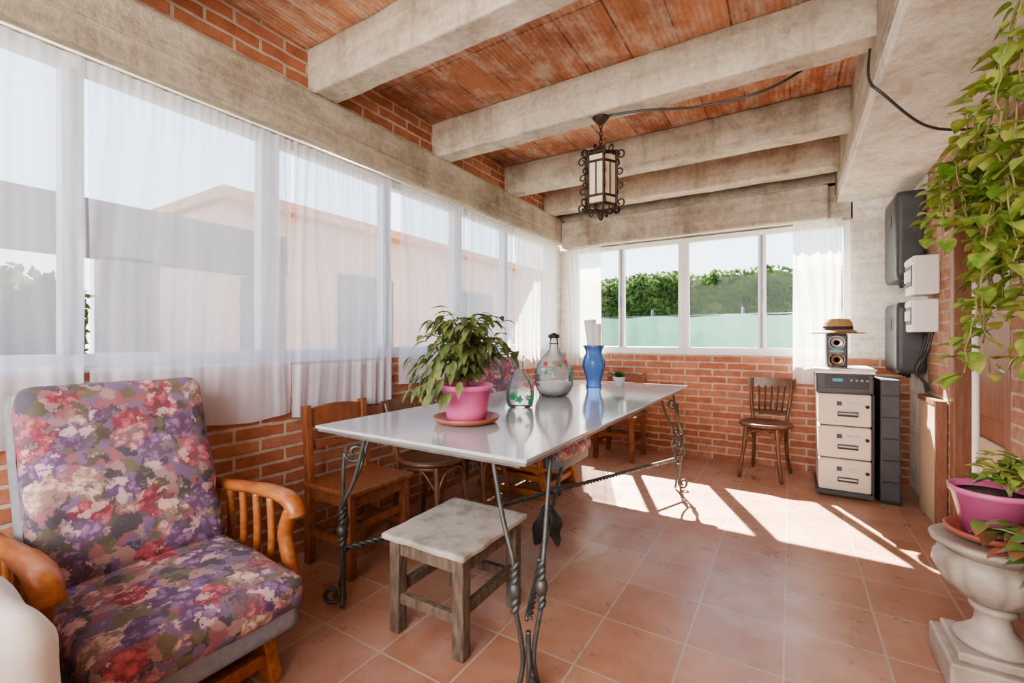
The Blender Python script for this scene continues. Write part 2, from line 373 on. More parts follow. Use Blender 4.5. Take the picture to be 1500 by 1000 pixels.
b.box((XL+.1,YB-T_/2,1.8),(.3,T_,1.8),'plaster'); b.box((XR-.1,YB-T_/2,1.8),(.3,T_,1.8),'plaster'); b.done()
b=B('ceiling'); b.box(((XL-.75+XR+.3)/2,(YF+.18+YB-.2)/2,2.77),(XR+.3-XL+.75,YF-YB+.38,.1),'ceil'); b.done()  # left side runs out as an unseen overhang, added to shade the left windows
# ledgers
b=B('trim_1'); b.box((XL-.045,(YF+YB)/2,2.335),(.21,YF-YB,.27),'conc_y',bev=.012)
b.box((XL+.03,(YF+YB)/2,2.30),(.07,YF-YB-.02,.035),'conc_y',bev=.01); b.done()
b=B('trim_2'); b.box(((XL+.33)/2+.0,YF+.02,2.29),(.33-XL-.12,.24,.28),'conc_x',bev=.01); 
b.box(((XL+.42)/2,YF+T_/2,2.58),(.42-XL+.2,T_,.29),'conc_x'); b.done()
b=B('trim_3'); b.box(((.33+.97)/2,(YF+YB)/2,2.50),(.64,YF-YB+.25,.44),'plaster',bev=.012)
b.box((.326,(YF+YB)/2,2.53),(.012,YF-YB,.36),'conc_y',bev=.003); b.done()
for i,y in enumerate((-.48,.50,1.50,2.50,3.48,4.26)):
    b=B('ceiling_beam'); w=.15
    b.soft(((XL+.33)/2-.02,y+w/2,2.595),(.33-XL+.06,w,.25),.014,'conc_x',n=40,fn=lambda o,u:o+V((0,.004*noise.noise(o*7+V((y,0,0))),.005*noise.noise(o*6+V((0,y,3))))))
    b.done()
# windows
def window(name,axis,a0,a1,pos,z0,z1,muls,F='frame'):
    b=B(name); fw=.05; D=.06
    def bx(u0,u1,za,zb,mat,d=D,off=0):
        if axis=='y': b.box((pos+off,(u0+u1)/2,(za+zb)/2),(d,u1-u0,zb-za),mat,bev=.004 if mat!='glass' else 0)
        else: b.box(((u0+u1)/2,pos+off,(za+zb)/2),(u1-u0,d,zb-za),mat,bev=.004 if mat!='glass' else 0)
    bx(a0,a1,z1-fw,z1,F); bx(a0,a1,z0,z0+fw,F)
    bx(a0,a0+fw,z0+fw,z1-fw,F); bx(a1-fw,a1,z0+fw,z1-fw,F)
    for mmm in muls:
        bx(mmm-.032,mmm+.032,z0+fw,z1-fw,F); s_=1 if axis=='y' else -1
        bx(mmm-.010,mmm+.006,z0+fw,z1-fw,'frameg',.01,s_*.034)
        bx(mmm-.012,mmm+.012,(z0+z1)/2-.1,(z0+z1)/2+.02,'frameg',.02,s_*.045)
    bx(a0+fw,a1-fw,z0+fw,z1-fw,'glass',.004)
    bx(a0,a1,z0-.02,z0,F,.12)
    b.done()
window('window_1','y',-1.59,-.19,XL-.06,1.04,2.20,(-.89,))
window('window_2','y',-.19,1.31,XL-.06,1.04,2.20,(.565,))
window('window_3','y',1.31,2.84,XL-.06,1.04,2.20,(2.09,))
window('window_4','y',2.84,4.52,XL-.06,1.04,2.20,(3.55,))
window('window_5','x',-2.08,-.90,YF+.06,1.01,2.14,(-1.53,),'framew')
window('window_6','x',-.90,.43,YF+.06,1.01,2.14,(-.22,),'framew')
window('window_7','x',XL+.25,XR-.25,YB-.06,.92,2.7,(-.7,))
# door in right wall
b=B('door_1')
for y in (2.79,3.58): b.box((XR+.07,y,1.05),(.14,.07,2.1),'doorwood',bev=.006)
b.box((XR+.07,3.185,2.065),(.14,.72,.07),'doorwood',bev=.006)
b.box((XR+.10,3.185,1.0),(.04,.72,2.0),'doorwood')
for z0,z1 in ((.12,.62),(.74,1.25),(1.36,1.92)):
    b.box((XR+.076,3.185,(z0+z1)/2),(.02,.5,z1-z0),'tanpanel' if z0<.7 else 'doorwood',bev=.008)
b.tube([(XR+.08,2.9,1.0),(XR+.03,2.9,1.0),(XR+.03,3.0,1.0)],.009,'silver'); b.done()
b=B('white_pipe'); b.tube([(XR-.02,3.10,0.0),(XR-.02,3.10,1.45)],.014,'white',12)
for z in (.3,1.2): b.box((XR-.017,3.10,z),(.034,.05,.02),'white')
b.done()
b=B('wooden_board'); b.box((XR-.03,3.88,.37),(.04,.42,.74),'tanpanel',bev=.004)
b.box((XR-.03,3.66,.37),(.05,.03,.74),'doorwood'); b.box((XR-.03,3.87,.755),(.05,.45,.03),'doorwood'); b.done()
# ------------------------------------------------------------------ curtains
def curtain(name,axis,a0,a1,pos,zt,zb,mat,per=.11,amp=.016,seed=0,scal=.02,hem=0):
    b=B(name); n=int((a1-a0)/.007); rows=20
    def pt(i,t,extra=0):
        u=a0+(a1-a0)*i/n
        edge=min(u-a0,a1-u)/.12; edge=max(0,1-edge)
        wob=noise.noise(V((u*2.3,seed,t*.7)))
        ph=2*math.pi*(u+.12*wob+.05*noise.noise(V((u*4,seed+3,t*1.4))))/per
        k=max(.22,noise.noise(V((u*2.6,seed+9,t*.5)))*1.8+.45)+edge*.5
        a=amp*min(1,k)*(.6+.4*t)
        off=a*math.sin(ph)+.4*a*math.sin(2.7*ph+1+2*wob)
        off+=.0035*math.sin(u*2*math.pi/.035)*max(0,1-t*6)
        z=zt+(zb-zt)*t+(scal*noise.noise(V((u*3,seed+5,0))) if t>.8 else 0)*(t-.8)*5
        uu=u+.012*wob*t
        return (pos+off+extra,uu,z) if axis=='y' else (uu,pos+off+extra,z)
    for (t0,t1,rw,ex,mt) in ([(0,1,rows,0,mat)]+([(1-hem/(zt-zb),1,6,-.006,'hem')] if hem else [])):
        vs=[];fs=[]
        for i in range(n+1):
            for j in range(rw+1): vs.append(pt(i,t0+(t1-t0)*j/rw,ex))
        for i in range(n):
            for j in range(rw):
                k=i*(rw+1)+j; fs.append([k,k+1,k+rw+2,k+rw+1])
        b.add(vs,fs,mt)
    return b.done()
Xc=XL+.038
kw=dict(amp=.014,hem=.27)
curtain('curtain','y',-1.5,-.22,Xc,2.17,.77,'sheer',seed=1,per=.10,**kw)
curtain('curtain','y',-.20,.58,Xc,2.17,.78,'sheer',seed=2,per=.11,**kw)
curtain('curtain','y',.59,1.38,Xc,2.17,.76,'sheer',seed=3,per=.12,**kw)
curtain('curtain','y',1.39,2.075,Xc,2.17,.74,'sheer',seed=4,per=.08,**kw)
kw=dict(amp=.013,hem=.18)
curtain('curtain','y',2.14,2.86,Xc,2.17,.84,'sheer',seed=5,per=.12,**kw)
curtain('curtain','y',2.87,3.58,Xc,2.17,.86,'sheer',seed=6,per=.12,**kw)
curtain('curtain','y',3.60,4.50,Xc,2.17,.85,'sheer2',seed=7,per=.1,amp=.013)
curtain('curtain','x',-2.13,-1.72,YF-.07,2.13,.86,'sheer2',seed=8,per=.07,amp=.018)
curtain('curtain','x',.02,.36,YF-.11,2.13,.76,'sheer2',seed=9,per=.07,amp=.022)
b=B('curtain_rod'); b.tube([(XL+.036,-1.5,2.182),(XL+.036,4.52,2.182)],.005,'white',8); b.done()
b=B('curtain_rod'); b.tube([(-2.14,YF-.07,2.14),(.42,YF-.11,2.14)],.005,'white',8); b.done()
# ------------------------------------------------------------------ table
b=B('dining_table')
tx0,tx1,ty0,ty1,tz=-1.69,-.672,1.17,3.66,.785
cx,cy=(tx0+tx1)/2,(ty0+ty1)/2; hx,hy=(tx1-tx0)/2,(ty1-ty0)/2
b.box((0,0,tz-.006),(2*hx,2*hy,.012),'tabletop',bev=.002)
b.box((0,0,tz-.0185),(2*hx-.012,2*hy-.012,.013),'tableedge',bev=.003)
b.box((0,0,tz-.036),(2*hx-.12,2*hy-.12,.024),'tableedge')
def scroll(c,d,r0,turns,start,n=24,r1=.012):
    c=V(c); d=V(d); o=[]
    for i in range(n+1):
        t=i/n; a=start+turns*2*math.pi*t; r=r0+(r1-r0)*t
        o.append(c+d*(r*math.cos(a))+V((0,0,r*math.sin(a))))
    return o
def twist(p,q,r,mat,bb,turns=None):
    p=V(p);q=V(q);d=(q-p);L=d.length;d.normalize();a=d.orthogonal().normalized();c_=d.cross(a)
    turns=turns or L/.06; n=int(turns*9)
    for s_ in (0,math.pi):
        bb.tube([p+d*L*i/n+(a*math.cos(turns*2*math.pi*i/n+s_)+c_*math.sin(turns*2*math.pi*i/n+s_))*r*.8 for i in range(n+1)],r*.85,mat,6)
for sx in (-1,1):
    for sy in (-1,1):
        c0=V((sx*(hx-.05),sy*(hy-.10),0)); dg=V((sx,sy,0)).normalized()
        A=c0+V((-sx*.14,0,tz-.04)); Bp=c0+V((0,-sy*.16,tz-.04))
        K=c0+V((0,0,.34))
        side=V((-dg.y,dg.x,0))
        for P,sgn in ((A,1),(Bp,-1)):
            off=side*.045*(1 if (P-c0).dot(side)>0 else -1)
            k=K+off
            b.tube(spline([P,P+(k-P)*.45,k+V((0,0,.10))+off*.15,k+V((0,0,.04)),k-V((0,0,.05)),k-off*.45+V((0,0,-.16)),k-off*.6+V((0,0,-.24)),k-off*.2+V((0,0,-.331))],7),.0085,'iron',8)
            twist(k+V((0,0,.09)),k+V((0,0,-.07)),.0095,'iron',b,3.5)
            b.lathe([(0,-.03),(.017,-.02),(.022,0),(.017,.02),(0,.03)],'iron',c=tuple(k),seg=10)
        f0=K-V((0,0,.14))
        b.tube(spline([f0,f0+V((0,0,-.05)),V((c0.x,c0.y,.09))+dg*.012])+scroll(V((c0.x,c0.y,.052))+dg*.045,dg,.043,1.3,math.pi*.8)[0:],.009,'iron',8)
        s0=c0+V((0,0,tz-.13))
        if sx<0 or sy>0:
            b.tube(scroll(s0-dg*.05,dg,.045,-1.2,0),.008,'iron',8)
            b.tube(spline([s0-dg*.005,s0+V((0,0,-.10)),K+V((0,0,.1))]),.008,'iron',8)
        twist(K+V((0,0,-.10)),V((0,0,.245)),.0085,'iron',b)
b.lathe([(0,.22),(.03,.225),(.035,.245),(.03,.265),(0,.27)],'iron',seg=12)
b.done((cx,cy,0))
# cloth tied on stretcher
b=B('black_rag')
def rag(o,u):
    o=o.copy(); o.x+=.015*math.sin(o.z*40+o.y*30); o.y*=1+.2*math.sin(o.z*22)
    if u[2]>0: o.y*=1-.45*u[2]
    return o
b.soft((0,-.035,0),(.022,.075,.16),.010,'blackcloth',n=14,fn=rag,rot=(-.22,0,0))
b.soft((.01,.04,-.01),(.022,.08,.18),.010,'blackcloth',n=12,fn=rag,rot=(.30,0,.3))
b.soft((0,0,.075),(.05,.06,.05),.022,'blackcloth',n=10)
b.done((-1.01,1.96,.235),R(-30))
# ------------------------------------------------------------------ stool
b=B('wooden_stool')
sw,sd,sh=.40,.47,.39
b.soft((0,0,sh-.011),(sw,sd,.022),.006,'stooltop',n=24,fn=lambda o,u:o+V((.008*noise.noise(V((o.y*14,3,0))),.008*noise.noise(V((o.x*14,7,0))),.003*noise.noise(o*9))))
for sx in (-1,1):
    for sy in (-1,1): b.box((sx*(sw/2-.045),sy*(sd/2-.05),(sh-.02)/2),(.05,.05,sh-.02),'oldwood',bev=.006)
for sy in (-1,1):
    b.box((0,sy*(sd/2-.05),sh-.055),(sw-.12,.028,.065),'oldwood',bev=.004); b.box((0,sy*(sd/2-.05),.135),(sw-.12,.028,.04),'oldwood',bev=.004)
for sx in (-1,1):
    b.box((sx*(sw/2-.045),0,sh-.055),(.028,sd-.12,.065),'oldwood',bev=.004); b.box((sx*(sw/2-.045),0,.165),(.028,sd-.12,.04),'oldwood',bev=.004)
b.done((-1.165,1.465,0),R(1))
# ------------------------------------------------------------------ armchair
def armchair(loc,rot):
    b=B('floral_armchair'); W=.53
    def wr(o,u): return o+V((.006*noise.noise(o*9),.0,.008*noise.noise(o*7+V((4,4,4)))))
    b.soft((.15,0,.27),(.56,W-.02,.12),.03,'grey',rot=(0,R(-1),0))
    b.soft((.16,0,.345),(.58,W,.115),.045,'floral',n=20,bulge=(0,0,.022),rot=(0,R(2),0),fn=wr)
    tilt=R(-21)
    b.soft((-.235,0,.66),(.08,W+.01,.65),.03,'grey',rot=(0,tilt,0))
    def bk(o,u):
        o=wr(o,u)
        if u[0]>0: o.x+=-.016*math.exp(-((o.z-.10)/.035)**2)-.014*math.exp(-((o.z+.13)/.03)**2)+.005*noise.noise(o*16)
        return o
    b.soft((-.19,0,.68),(.11,W-.01,.66),.048,'floral',n=28,bulge=(.02,0,0),rot=(0,tilt,0),fn=bk)
    for sy in (-1,1):
        y=sy*(W/2+.045)
        top=spline([(-.26,y,.555),(-.12,y,.565),(.10,y,.585),(.24,y,.585),(.30,y,.56),(.315,y,.525)],6)
        b.tube(top,[.024]*6+[.028]*6+[.032]*6+[.034]*6+[.032]*6+[.024],'honey',12,flat=.75)
        b.tube(spline([(.28,y,.55),(.24,y,.46),(.26,y,.38),(.29,y,.27),(.26,y,.20)],6),.025,'honey',10)
        b.tube(spline([(-.25,y,.555),(-.26,y,.40),(-.22,y,.20)],6),.022,'honey',10)
        b.beam((-.26,y,.235),(.29,y,.235),.035,.06,'honey',.008)
        for k in range(4):
            x=-.14+k*.095
            b.tube(spline([(x,y,.57),(x+.012,y,.42),(x-.005,y,.25)],5),.013,'honey',8,flat=1.2)
        yy=sy*(W/2-.04)
        b.beam((.24,yy,.20),(.30,yy,.035),.04,.055,'honey',.006)
        b.beam((-.18,yy,.20),(-.24,yy,.035),.04,.055,'honey',.006)
        b.beam((-.30,yy,.026),(.33,yy,.026),.045,.05,'honey',.01)
        b.beam((-.22,yy,.135),(.28,yy,.135),.025,.04,'honey',.005)
        b.beam((.25,yy,.21),(.25,y,.22),.04,.05,'honey',.005)
        b.beam((-.2,yy,.21),(-.2,y,.22),.04,.05,'honey',.005)
    b.beam((.28,-W/2+.05,.08),(.28,W/2-.05,.08),.03,.045,'honey',.006)
    b.beam((-.22,-W/2+.05,.08),(-.22,W/2-.05,.08),.03,.045,'honey',.006)
    b.done(loc,rot)
armchair((-1.778,.635,0),0)
armchair((-1.775,3.09,0),0)
# ------------------------------------------------------------------ cloth-covered seat lower left
b=B('cloth_covered_ottoman')
def dr(o,u):
    o=o.copy(); k=max(0,-u[2]+1)/2
    o.x+=.02*math.sin(o.y*38)*k+.01*noise.noise(o*8); o.y+=.012*math.sin(o.x*33)*k; o.z+=.02*noise.noise(o*7)
    s_=1+.06*k; o.x*=s_; o.y*=s_; return o
b.soft((0,0,.325),(.66,.50,.63),.06,'cloth',n=34,fn=dr,bulge=(0,0,.03)); b.done((-1.43,.01,.015),R(2))
# ------------------------------------------------------------------ rustic chairs
def rustic(loc,rot,d=.42):
    b=B('wooden_chair'); w,h=.40,.42
    b.box((0,0,h-.012),(d+.02,w+.02,.024),'redwood',bev=.005)
    for sy in (-1,1):
        b.box((d/2-.03,sy*(w/2-.025),(h-.02)/2),(.042,.042,h-.02),'redwood',bev=.004)
        b.beam((-d/2+.02,sy*(w/2-.022),0),(-d/2+.02,sy*(w/2-.022),h),.042,.042,'redwood',.004)
        b.beam((-d/2+.02,sy*(w/2-.022),h-.01),(-d/2-.015,sy*(w/2-.022),.80),.042,.036,'redwood',.004)
        b.box((0,sy*(w/2-.025),h-.055),(d-.08,.02,.06),'redwood'); b.box((0,sy*(w/2-.025),.16),(d-.08,.02,.035),'redwood')
    b.box((d/2-.03,0,h-.055),(.02,w-.08,.06),'redwood'); b.box((d/2-.03,0,.24),(.02,w-.08,.035),'redwood'); b.box((-d/2+.02,0,.16),(.02,w-.08,.035),'redwood')
    for zc,hh,ar in ((.735,.085,.02),(.60,.05,-.02)):
        n=12; vs=[];fs=[]
        for i in range(n+1):
            u=-1+2*i/n; y=u*(w/2-.03); a=ar*(1-u*u)
            x=-d/2+.018-(zc-h)*.09
            for (xx,zz) in ((x-.01,zc-hh/2),(x+.01,zc-hh/2),(x+.01,zc+hh/2+a),(x-.01,zc+hh/2+a)): vs.append((xx,y,zz))
        for i in range(n):
            for k in range(4): fs.append([i*4+k,i*4+(k+1)%4,(i+1)*4+(k+1)%4,(i+1)*4+k])
        b.add(vs,fs,'redwood',False)
    b.done(loc,rot)
rustic((-1.935,1.60,0),0,.36)
rustic((-1.42,4.30,0),R(-90))
# ------------------------------------------------------------------ bistro chairs
def bistro(loc,rot,backh=.79):
    b=B('bistro_chair'); h=.44
    b.lathe([(0,h-.012),(.17,h-.012),(.195,h-.022),(.20,h-.008),(.195,h+.006),(.175,h+.008),(.16,h),(0,h-.002)],'darkwood',seg=36)
    for sy in (-1,1):
        b.tube(spline([(.13,sy*.11,h-.02),(.15,sy*.125,.25),(.185,sy*.155,.0)],6),[.017]*7+[.013]*6,'darkwood',10)
        b.tube(spline([(-.21,sy*.145,.0),(-.165,sy*.125,.22),(-.155,sy*.13,h),(-.185,sy*.15,.62),(-.235,sy*.155,backh)],7),.014,'darkwood',10)
        b.tube(spline([(.15,sy*.125,.27),(.06,sy*.145,.385),(-.05,sy*.145,.385),(-.162,sy*.125,.27)],6),.008,'darkwood',8)
    b.tube(spline([(.15,-.125,.27),(.165,-.06,.385),(.165,.06,.385),(.15,.125,.27)],6),.008,'darkwood',8)
    b.tube([(.15*math.cos(a*math.pi/12),.15*math.sin(a*math.pi/12),h-.04) for a in range(25)],.016,'darkwood',8)
    n=14
    def rail(z0,z1,x0,ww,bow):
        vs=[];fs=[]
        for i in range(n+1):
            u=-1+2*i/n; y=u*ww; x=x0-bow*(1-u*u)
            for dx,zz in ((-.008,z0),(.008,z0),(.008-.012,z1),(-.008-.012,z1)): vs.append((x+dx,y,zz))
        for i in range(n):
            for k in range(4): fs.append([i*4+k,i*4+(k+1)%4,(i+1)*4+(k+1)%4,(i+1)*4+k])
        fs.append([0,1,2,3]); fs.append([n*4+k for k in (3,2,1,0)])
        b.add(vs,fs,'darkwood',False)
    rail(backh-.075,backh+.012,-.222,.185,.03)
    rail(.50,.525,-.165,.14,.02)
    for k in range(5):
        u=-.66+k*.33
        b.tube([(-.165-.02*(1-u*u),u*.13,.51),(-.222-.03*(1-u*u),u*.155,backh-.06)],.008,'darkwood',8,flat=1.5)
    b.done(loc,rot)
bistro((-.18,4.34,0),R(-100))
bistro((-1.84,2.06,0),R(0),.76)
bistro((-1.84,2.50,0),R(0),.76)
# ------------------------------------------------------------------ potted plant on table
def foliage(b,base,R0,H,n,mat,L,W,kind='lance',droop=.6,zmin=None,stems=14,low=3,xmax=None):
    base=V(base)
    tips=[]
    for i in range(stems):
        a=2*math.pi*i/stems+random.uniform(-.3,.3); rr=R0*random.uniform(.2,1)*.8; hh=H*random.uniform(.5,1)*(1-.35*(rr/R0))
        p=bez(base,base+V((0,0,hh*.6)),base+V((rr*.7*math.cos(a),rr*.7*math.sin(a),hh*.95)),base+V((rr*math.cos(a),rr*math.sin(a),hh*.82)),8)
        if xmax and p[-1].x>xmax-.03: continue
        b.tube(p,[.005-.0004*k for k in range(9)],'stem',5); tips.append((p,a))
    for i in range(n):
        p,a=random.choice(tips); t=random.randint(low,8); q=p[t]+V((random.uniform(-.02,.02),random.uniform(-.02,.02),random.uniform(-.02,.02)))
        aa=a+random.gauss(0,1.1); d=V((math.cos(aa),math.sin(aa),random.uniform(-.7,.5)))
        l=L*random.uniform(.65,1.15)
        if xmax and q.x+d.x*l>xmax: d.x=-abs(d.x)
        if zmin is not None and q.z-l<zmin: d.z=abs(d.z); q.z=max(q.z,zmin+l*.9)
        b.leaf(q,d,l,W*random.uniform(.7,1.1)*l/L,mat,kind,droop*random.uniform(.4,1.3))
b=B('potted_basil_plant')
b.lathe([(.0,.0),(.10,.0),(.135,.012),(.145,.03),(.138,.03),(.12,.015),(0,.012)],'terra',seg=36)
b.lathe([(0,.014),(.085,.014),(.09,.05),(.103,.14),(.112,.142),(.114,.165),(.104,.165),(.100,.145),(0,.145)],'pink',seg=40)
b.lathe([(0,.150),(.101,.148)],'soil',seg=24)
foliage(b,(0,0,.14),.30,.46,430,'leafA',.085,.036,zmin=.03,stems=28,droop=1.0,low=2)
for i in range(80):
    a=random.uniform(2.2,5.2); r0=random.uniform(.13,.25); 
    b.leaf((r0*math.cos(a),r0*math.sin(a),random.uniform(.14,.30)),(math.cos(a)*.6,math.sin(a)*.6,-.5),random.uniform(.06,.09),.032,'leafA',droop=.9)
b.done((-1.195,1.56,tz))
# bottles
def leafpaint(b,n,rf,z0,z1,seed):
    rnd=random.Random(seed)
    for i in range(n):
        a=i*6.283/n*2.4+rnd.uniform(-.3,.3); z=rnd.uniform(z0,z1); s=rnd.uniform(.016,.027)
        mt='green_paint' if rnd.random()<.75 else 'red_paint'
        ctr=[]; ro=rnd.uniform(0,6)
        for k in range(10):
            t=k*math.pi/5+ro; q=s*(1 if k%2==0 else .55); zz=z+q*math.sin(t); aa=a+q*math.cos(t)/rf(z)
            r=rf(zz)+.0025; ctr.append((r*math.cos(aa),r*math.sin(aa),zz))
        c=((rf(z)+.0025)*math.cos(a),(rf(z)+.0025)*math.sin(a),z)
        b.add([c]+ctr,[[0,k+1,(k+1)%10+1] for k in range(10)],mt)
def interp(prof):
    def f(z):
        for (r0,z0),(r1,z1) in zip(prof,prof[1:]):
            if z0<=z<=z1 and z1>z0: return r0+(r1-r0)*(z-z0)/(z1-z0)
        return prof[-1][0]
    return f
pr=[(.07,0),(.095,.012),(.118,.06),(.124,.11),(.118,.165),(.095,.22),(.06,.262),(.034,.29),(.026,.32),(.025,.365)]
b=B('painted_demijohn'); b.lathe([(0,.004)]+pr+[(.033,.367),(.033,.385),(.022,.386)],'bglass',seg=40); leafpaint(b,20,interp(pr),.05,.22,3)
b.lathe([(0,.010),(.085,.014),(.105,.05),(.111,.085),(0,.088)],'cloth',seg=30)
b.tube([(.028*math.cos(a*.5),.028*math.sin(a*.5),.33) for a in range(14)],.004,'rustiron',6)
b.lathe([(.034,.365),(.036,.372),(.036,.385),(0,.40)],'rustiron',seg=20)
b.done((-1.28,2.58,tz))
pr=[(.05,0),(.066,.01),(.074,.05),(.074,.095),(.062,.14),(.035,.175),(.019,.20),(.016,.255)]
b=B('painted_glass_bottle'); b.lathe([(0,.004)]+pr+[(.022,.257),(.022,.272),(.014,.273)],'bglass',seg=32); leafpaint(b,12,interp(pr),.04,.12,5)
b.done((-1.21,2.04,tz))
b=B('glass_jar'); b.lathe([(0,.004),(.04,0),(.048,.01),(.05,.09),(.044,.115),(.036,.125),(.036,.14)],'bglass',seg=28)
b.lathe([(.037,.128),(.040,.130),(.040,.150),(0,.152)],'silver',seg=28); b.done((-1.45,2.80,tz))
b=B('blue_glass_vase'); b.lathe([(0,.004),(.055,0),(.06,.01),(.05,.03),(.062,.07),(.083,.15),(.086,.19),(.07,.235),(.058,.255),(.066,.285),(.082,.31),(.078,.312),(.06,.285)],'blueglass',seg=40)
b.tube([(0,0,.10),(-.012,0,.30),(-.03,0,.50)],[.02,.035,.045],'cloth',14)
b.tube([(.02,.01,.10),(.025,.01,.30),(.02,.01,.47)],[.018,.025,.032],'cloth',14)
b.done((-1.24,3.16,tz))
b=B('small_potted_succulent'); b.lathe([(0,0),(.033,0),(.045,.07),(.048,.072),(.04,.066),(0,.062)],'white',seg=24)
for i in range(60):
    a=random.uniform(0,6.28); b.leaf((0.01*math.cos(a),.01*math.sin(a),.066),(math.cos(a),math.sin(a),random.uniform(.3,2)),random.uniform(.04,.08),.018,'leafA',droop=.3)
b.done((-1.10,3.32,tz))
# ------------------------------------------------------------------ lantern
b=B('hanging_lantern')
zt,zb=2.235,1.935; rr=.095
def hexp(r,k): return V((r*math.cos(k*math.pi/3),r*math.sin(k*math.pi/3),0))
for k in range(6):
    p=hexp(rr,k); q=hexp(rr,k+1); Z=V((0,0,1))
    b.beam(p+Z*zb,p+Z*zt,.012,.012,'rustiron'); 
    for z in (zb,zt,zt-.05,zb+.05): b.beam(p+Z*z,q+Z*z,.010,.012,'rustiron')
    p2=p*.93;q2=q*.93
    b.add([p2+Z*(zb+.01),q2+Z*(zb+.01),q2+Z*(zt-.01),p2+Z*(zt-.01)],[[0,1,2,3]],'cream',False)
    mid=(p+q)/2; b.beam(mid+Z*(zb+.05),mid+Z*(zt-.05),.006,.006,'rustiron')
    d=p.normalized()
    b.tube(scroll(p+d*.026+Z*(zt-.01),d,.028,-1.2,math.pi),.005,'rustiron',6)
    b.tube(scroll(p+d*.026+Z*(zb+.01),d,.028,1.2,math.pi),.005,'rustiron',6)
    b.tube(scroll(p+d*.020+Z*(zt-.11),d,.022,-1.1,math.pi),.0045,'rustiron',6)
    b.tube(scroll(p+d*.020+Z*(zb+.11),d,.022,1.1,math.pi),.0045,'rustiron',6)
    b.tube(spline([p+Z*zt,p*.85+Z*(zt+.02),p*.35+Z*(zt+.03),p*.15+Z*(zt+.06)]),.006,'rustiron',6)
    b.tube(spline([p+Z*zb,p*.8+Z*(zb-.03),p*.3+Z*(zb-.03),p*.1+Z*(zb-.06)]),.006,'rustiron',6)
    b.tube(scroll(mid*1.1+Z*(zt+.02),mid.normalized(),.022,1.2,-.5),.004,'rustiron',6)
    b.tube(scroll(mid*1.1+Z*(zb-.02),mid.normalized(),.022,-1.2,.5),.004,'rustiron',6)
b.lathe([(0,1.85),(.012,1.86),(.016,1.875),(.01,1.89),(.02,1.90),(0,1.915)],'rustiron',seg=12)
b.lathe([(0,zt+.01),(.05,zt+.015),(.03,zt+.035),(.012,zt+.05),(0,zt+.06)],'rustiron',seg=12)
z=zt+.055; i=0
while z<2.44:
    d=V((1,0,0)) if i%2 else V((0,1,0))
    b.tube([V((0,0,z+.012))+d*(.009*math.cos(a*math.pi/6))+V((0,0,.017*math.sin(a*math.pi/6))) for a in range(13)],.003,'rustiron',6); z+=.023;i+=1
b.lathe([(0,2.425),(.02,2.43),(.045,2.46),(.05,2.468),(0,2.472)],'rustiron',seg=20)
b.done((-.965,2.575,0))
b=B('ceiling_cable')
b.tube(spline([(-.91,2.56,2.462),(-.7,2.60,2.455),(-.45,2.68,2.44),(-.15,2.70,2.44),(.05,2.74,2.52),(.16,2.76,2.62),(.2,2.77,2.715)],8),.007,'black',6); b.done()
b=B('wall_cable')
b.tube(spline([(.312,2.62,2.5),(.305,2.60,2.33),(.36,2.60,2.24),(.5,2.7,2.12),(.62,2.75,2.08),(.74,2.78,2.08),(.793,2.78,2.08)],8),.006,'black',6); b.done()
# ------------------------------------------------------------------ battery rack
b=B('battery_rack')
b.box((0,0,.035),(.33,.46,.03),'dgrey')
for sx in (-1,1):
    for sy in (-1,1): b.tube([(sx*.13-.01,sy*.18,.02),(sx*.13+.01,sy*.18,.02)],.02,'black',14)
for i in range(3):
    z=.165+i*.235
    b.box((0,0,z),(.31,.44,.228),'batt',bev=.012)
    b.box((0,0,z-.117),(.29,.42,.008),'dgrey')
    b.box((.02,-.222,z-.03),(.12,.006,.035),'black',bev=.002)
    b.box((.02,-.232,z-.025),(.11,.02,.012),'silver',bev=.003)
    b.box((-.03,-.2215,z+.045),(.03,.004,.03),'dgrey'); b.box((.05,-.2215,z+.05),(.07,.004,.012),'silver')
    b.tube([(.13,-.215,z+.03),(.13,-.228,z+.03)],.012,'black',12)
b.box((.163,0,.40),(.018,.44,.70),'black',bev=.004)
b.box((0,0,.825),(.335,.45,.145),'dgrey',bev=.01)
b.box((.01,-.228,.835),(.25,.006,.09),'black',bev=.002); b.box((-.04,-.2325,.85),(.06,.004,.022),'led')
for k in range(4): b.tube([(.04+k*.03,-.228,.85),(.04+k*.03,-.238,.85)],.008,'silver',10)
b.box((0,0,.905),(.35,.46,.02),'white',bev=.004)
b.soft((0,0,.923),(.37,.47,.016),.007,'cloth',n=20,fn=lambda o,u:o+V((0,0,.004*noise.noise(o*12))))
b.done((.33,4.22,0))
b=B('dark_cabinet'); b.box((0,0,.43),(.11,.34,.86),'dgrey',bev=.008); b.box((0,0,.01),(.13,.36,.02),'black',bev=.003)
for z in (.15,.3,.45,.6,.75): b.box((0,-.171,z),(.09,.004,.01),'black')
b.done((.59,4.20,0))
b=B('portable_speaker')
b.box((0,0,.125),(.135,.11,.25),'silver',bev=.012)
b.box((0,-.054,.125),(.12,.012,.235),'black',bev=.006)
for z in (.06,.185):
    b.lathe([(0,-.003),(.018,.0),(.022,.008),(.04,-.002),(.047,.008),(.05,.008),(.05,0)],'copper' if z<.1 else 'silver',seg=24,T=Matrix.Translation((0,-.06,z))@Matrix.Rotation(R(90),4,'X'))
b.box((0,-.062,.122),(.08,.004,.02),'led')
b.done((.29,4.12,.932))
b=B('straw_hat')
b.lathe([(.175,-.004),(.165,-.005),(.13,.004),(.09,.016),(.088,.02),(.084,.07),(.07,.095),(.04,.10),(0,.092)],'straw',seg=40,mod=lambda a,z:1+.08*math.cos(2*a)*(1 if z<.03 else .4))
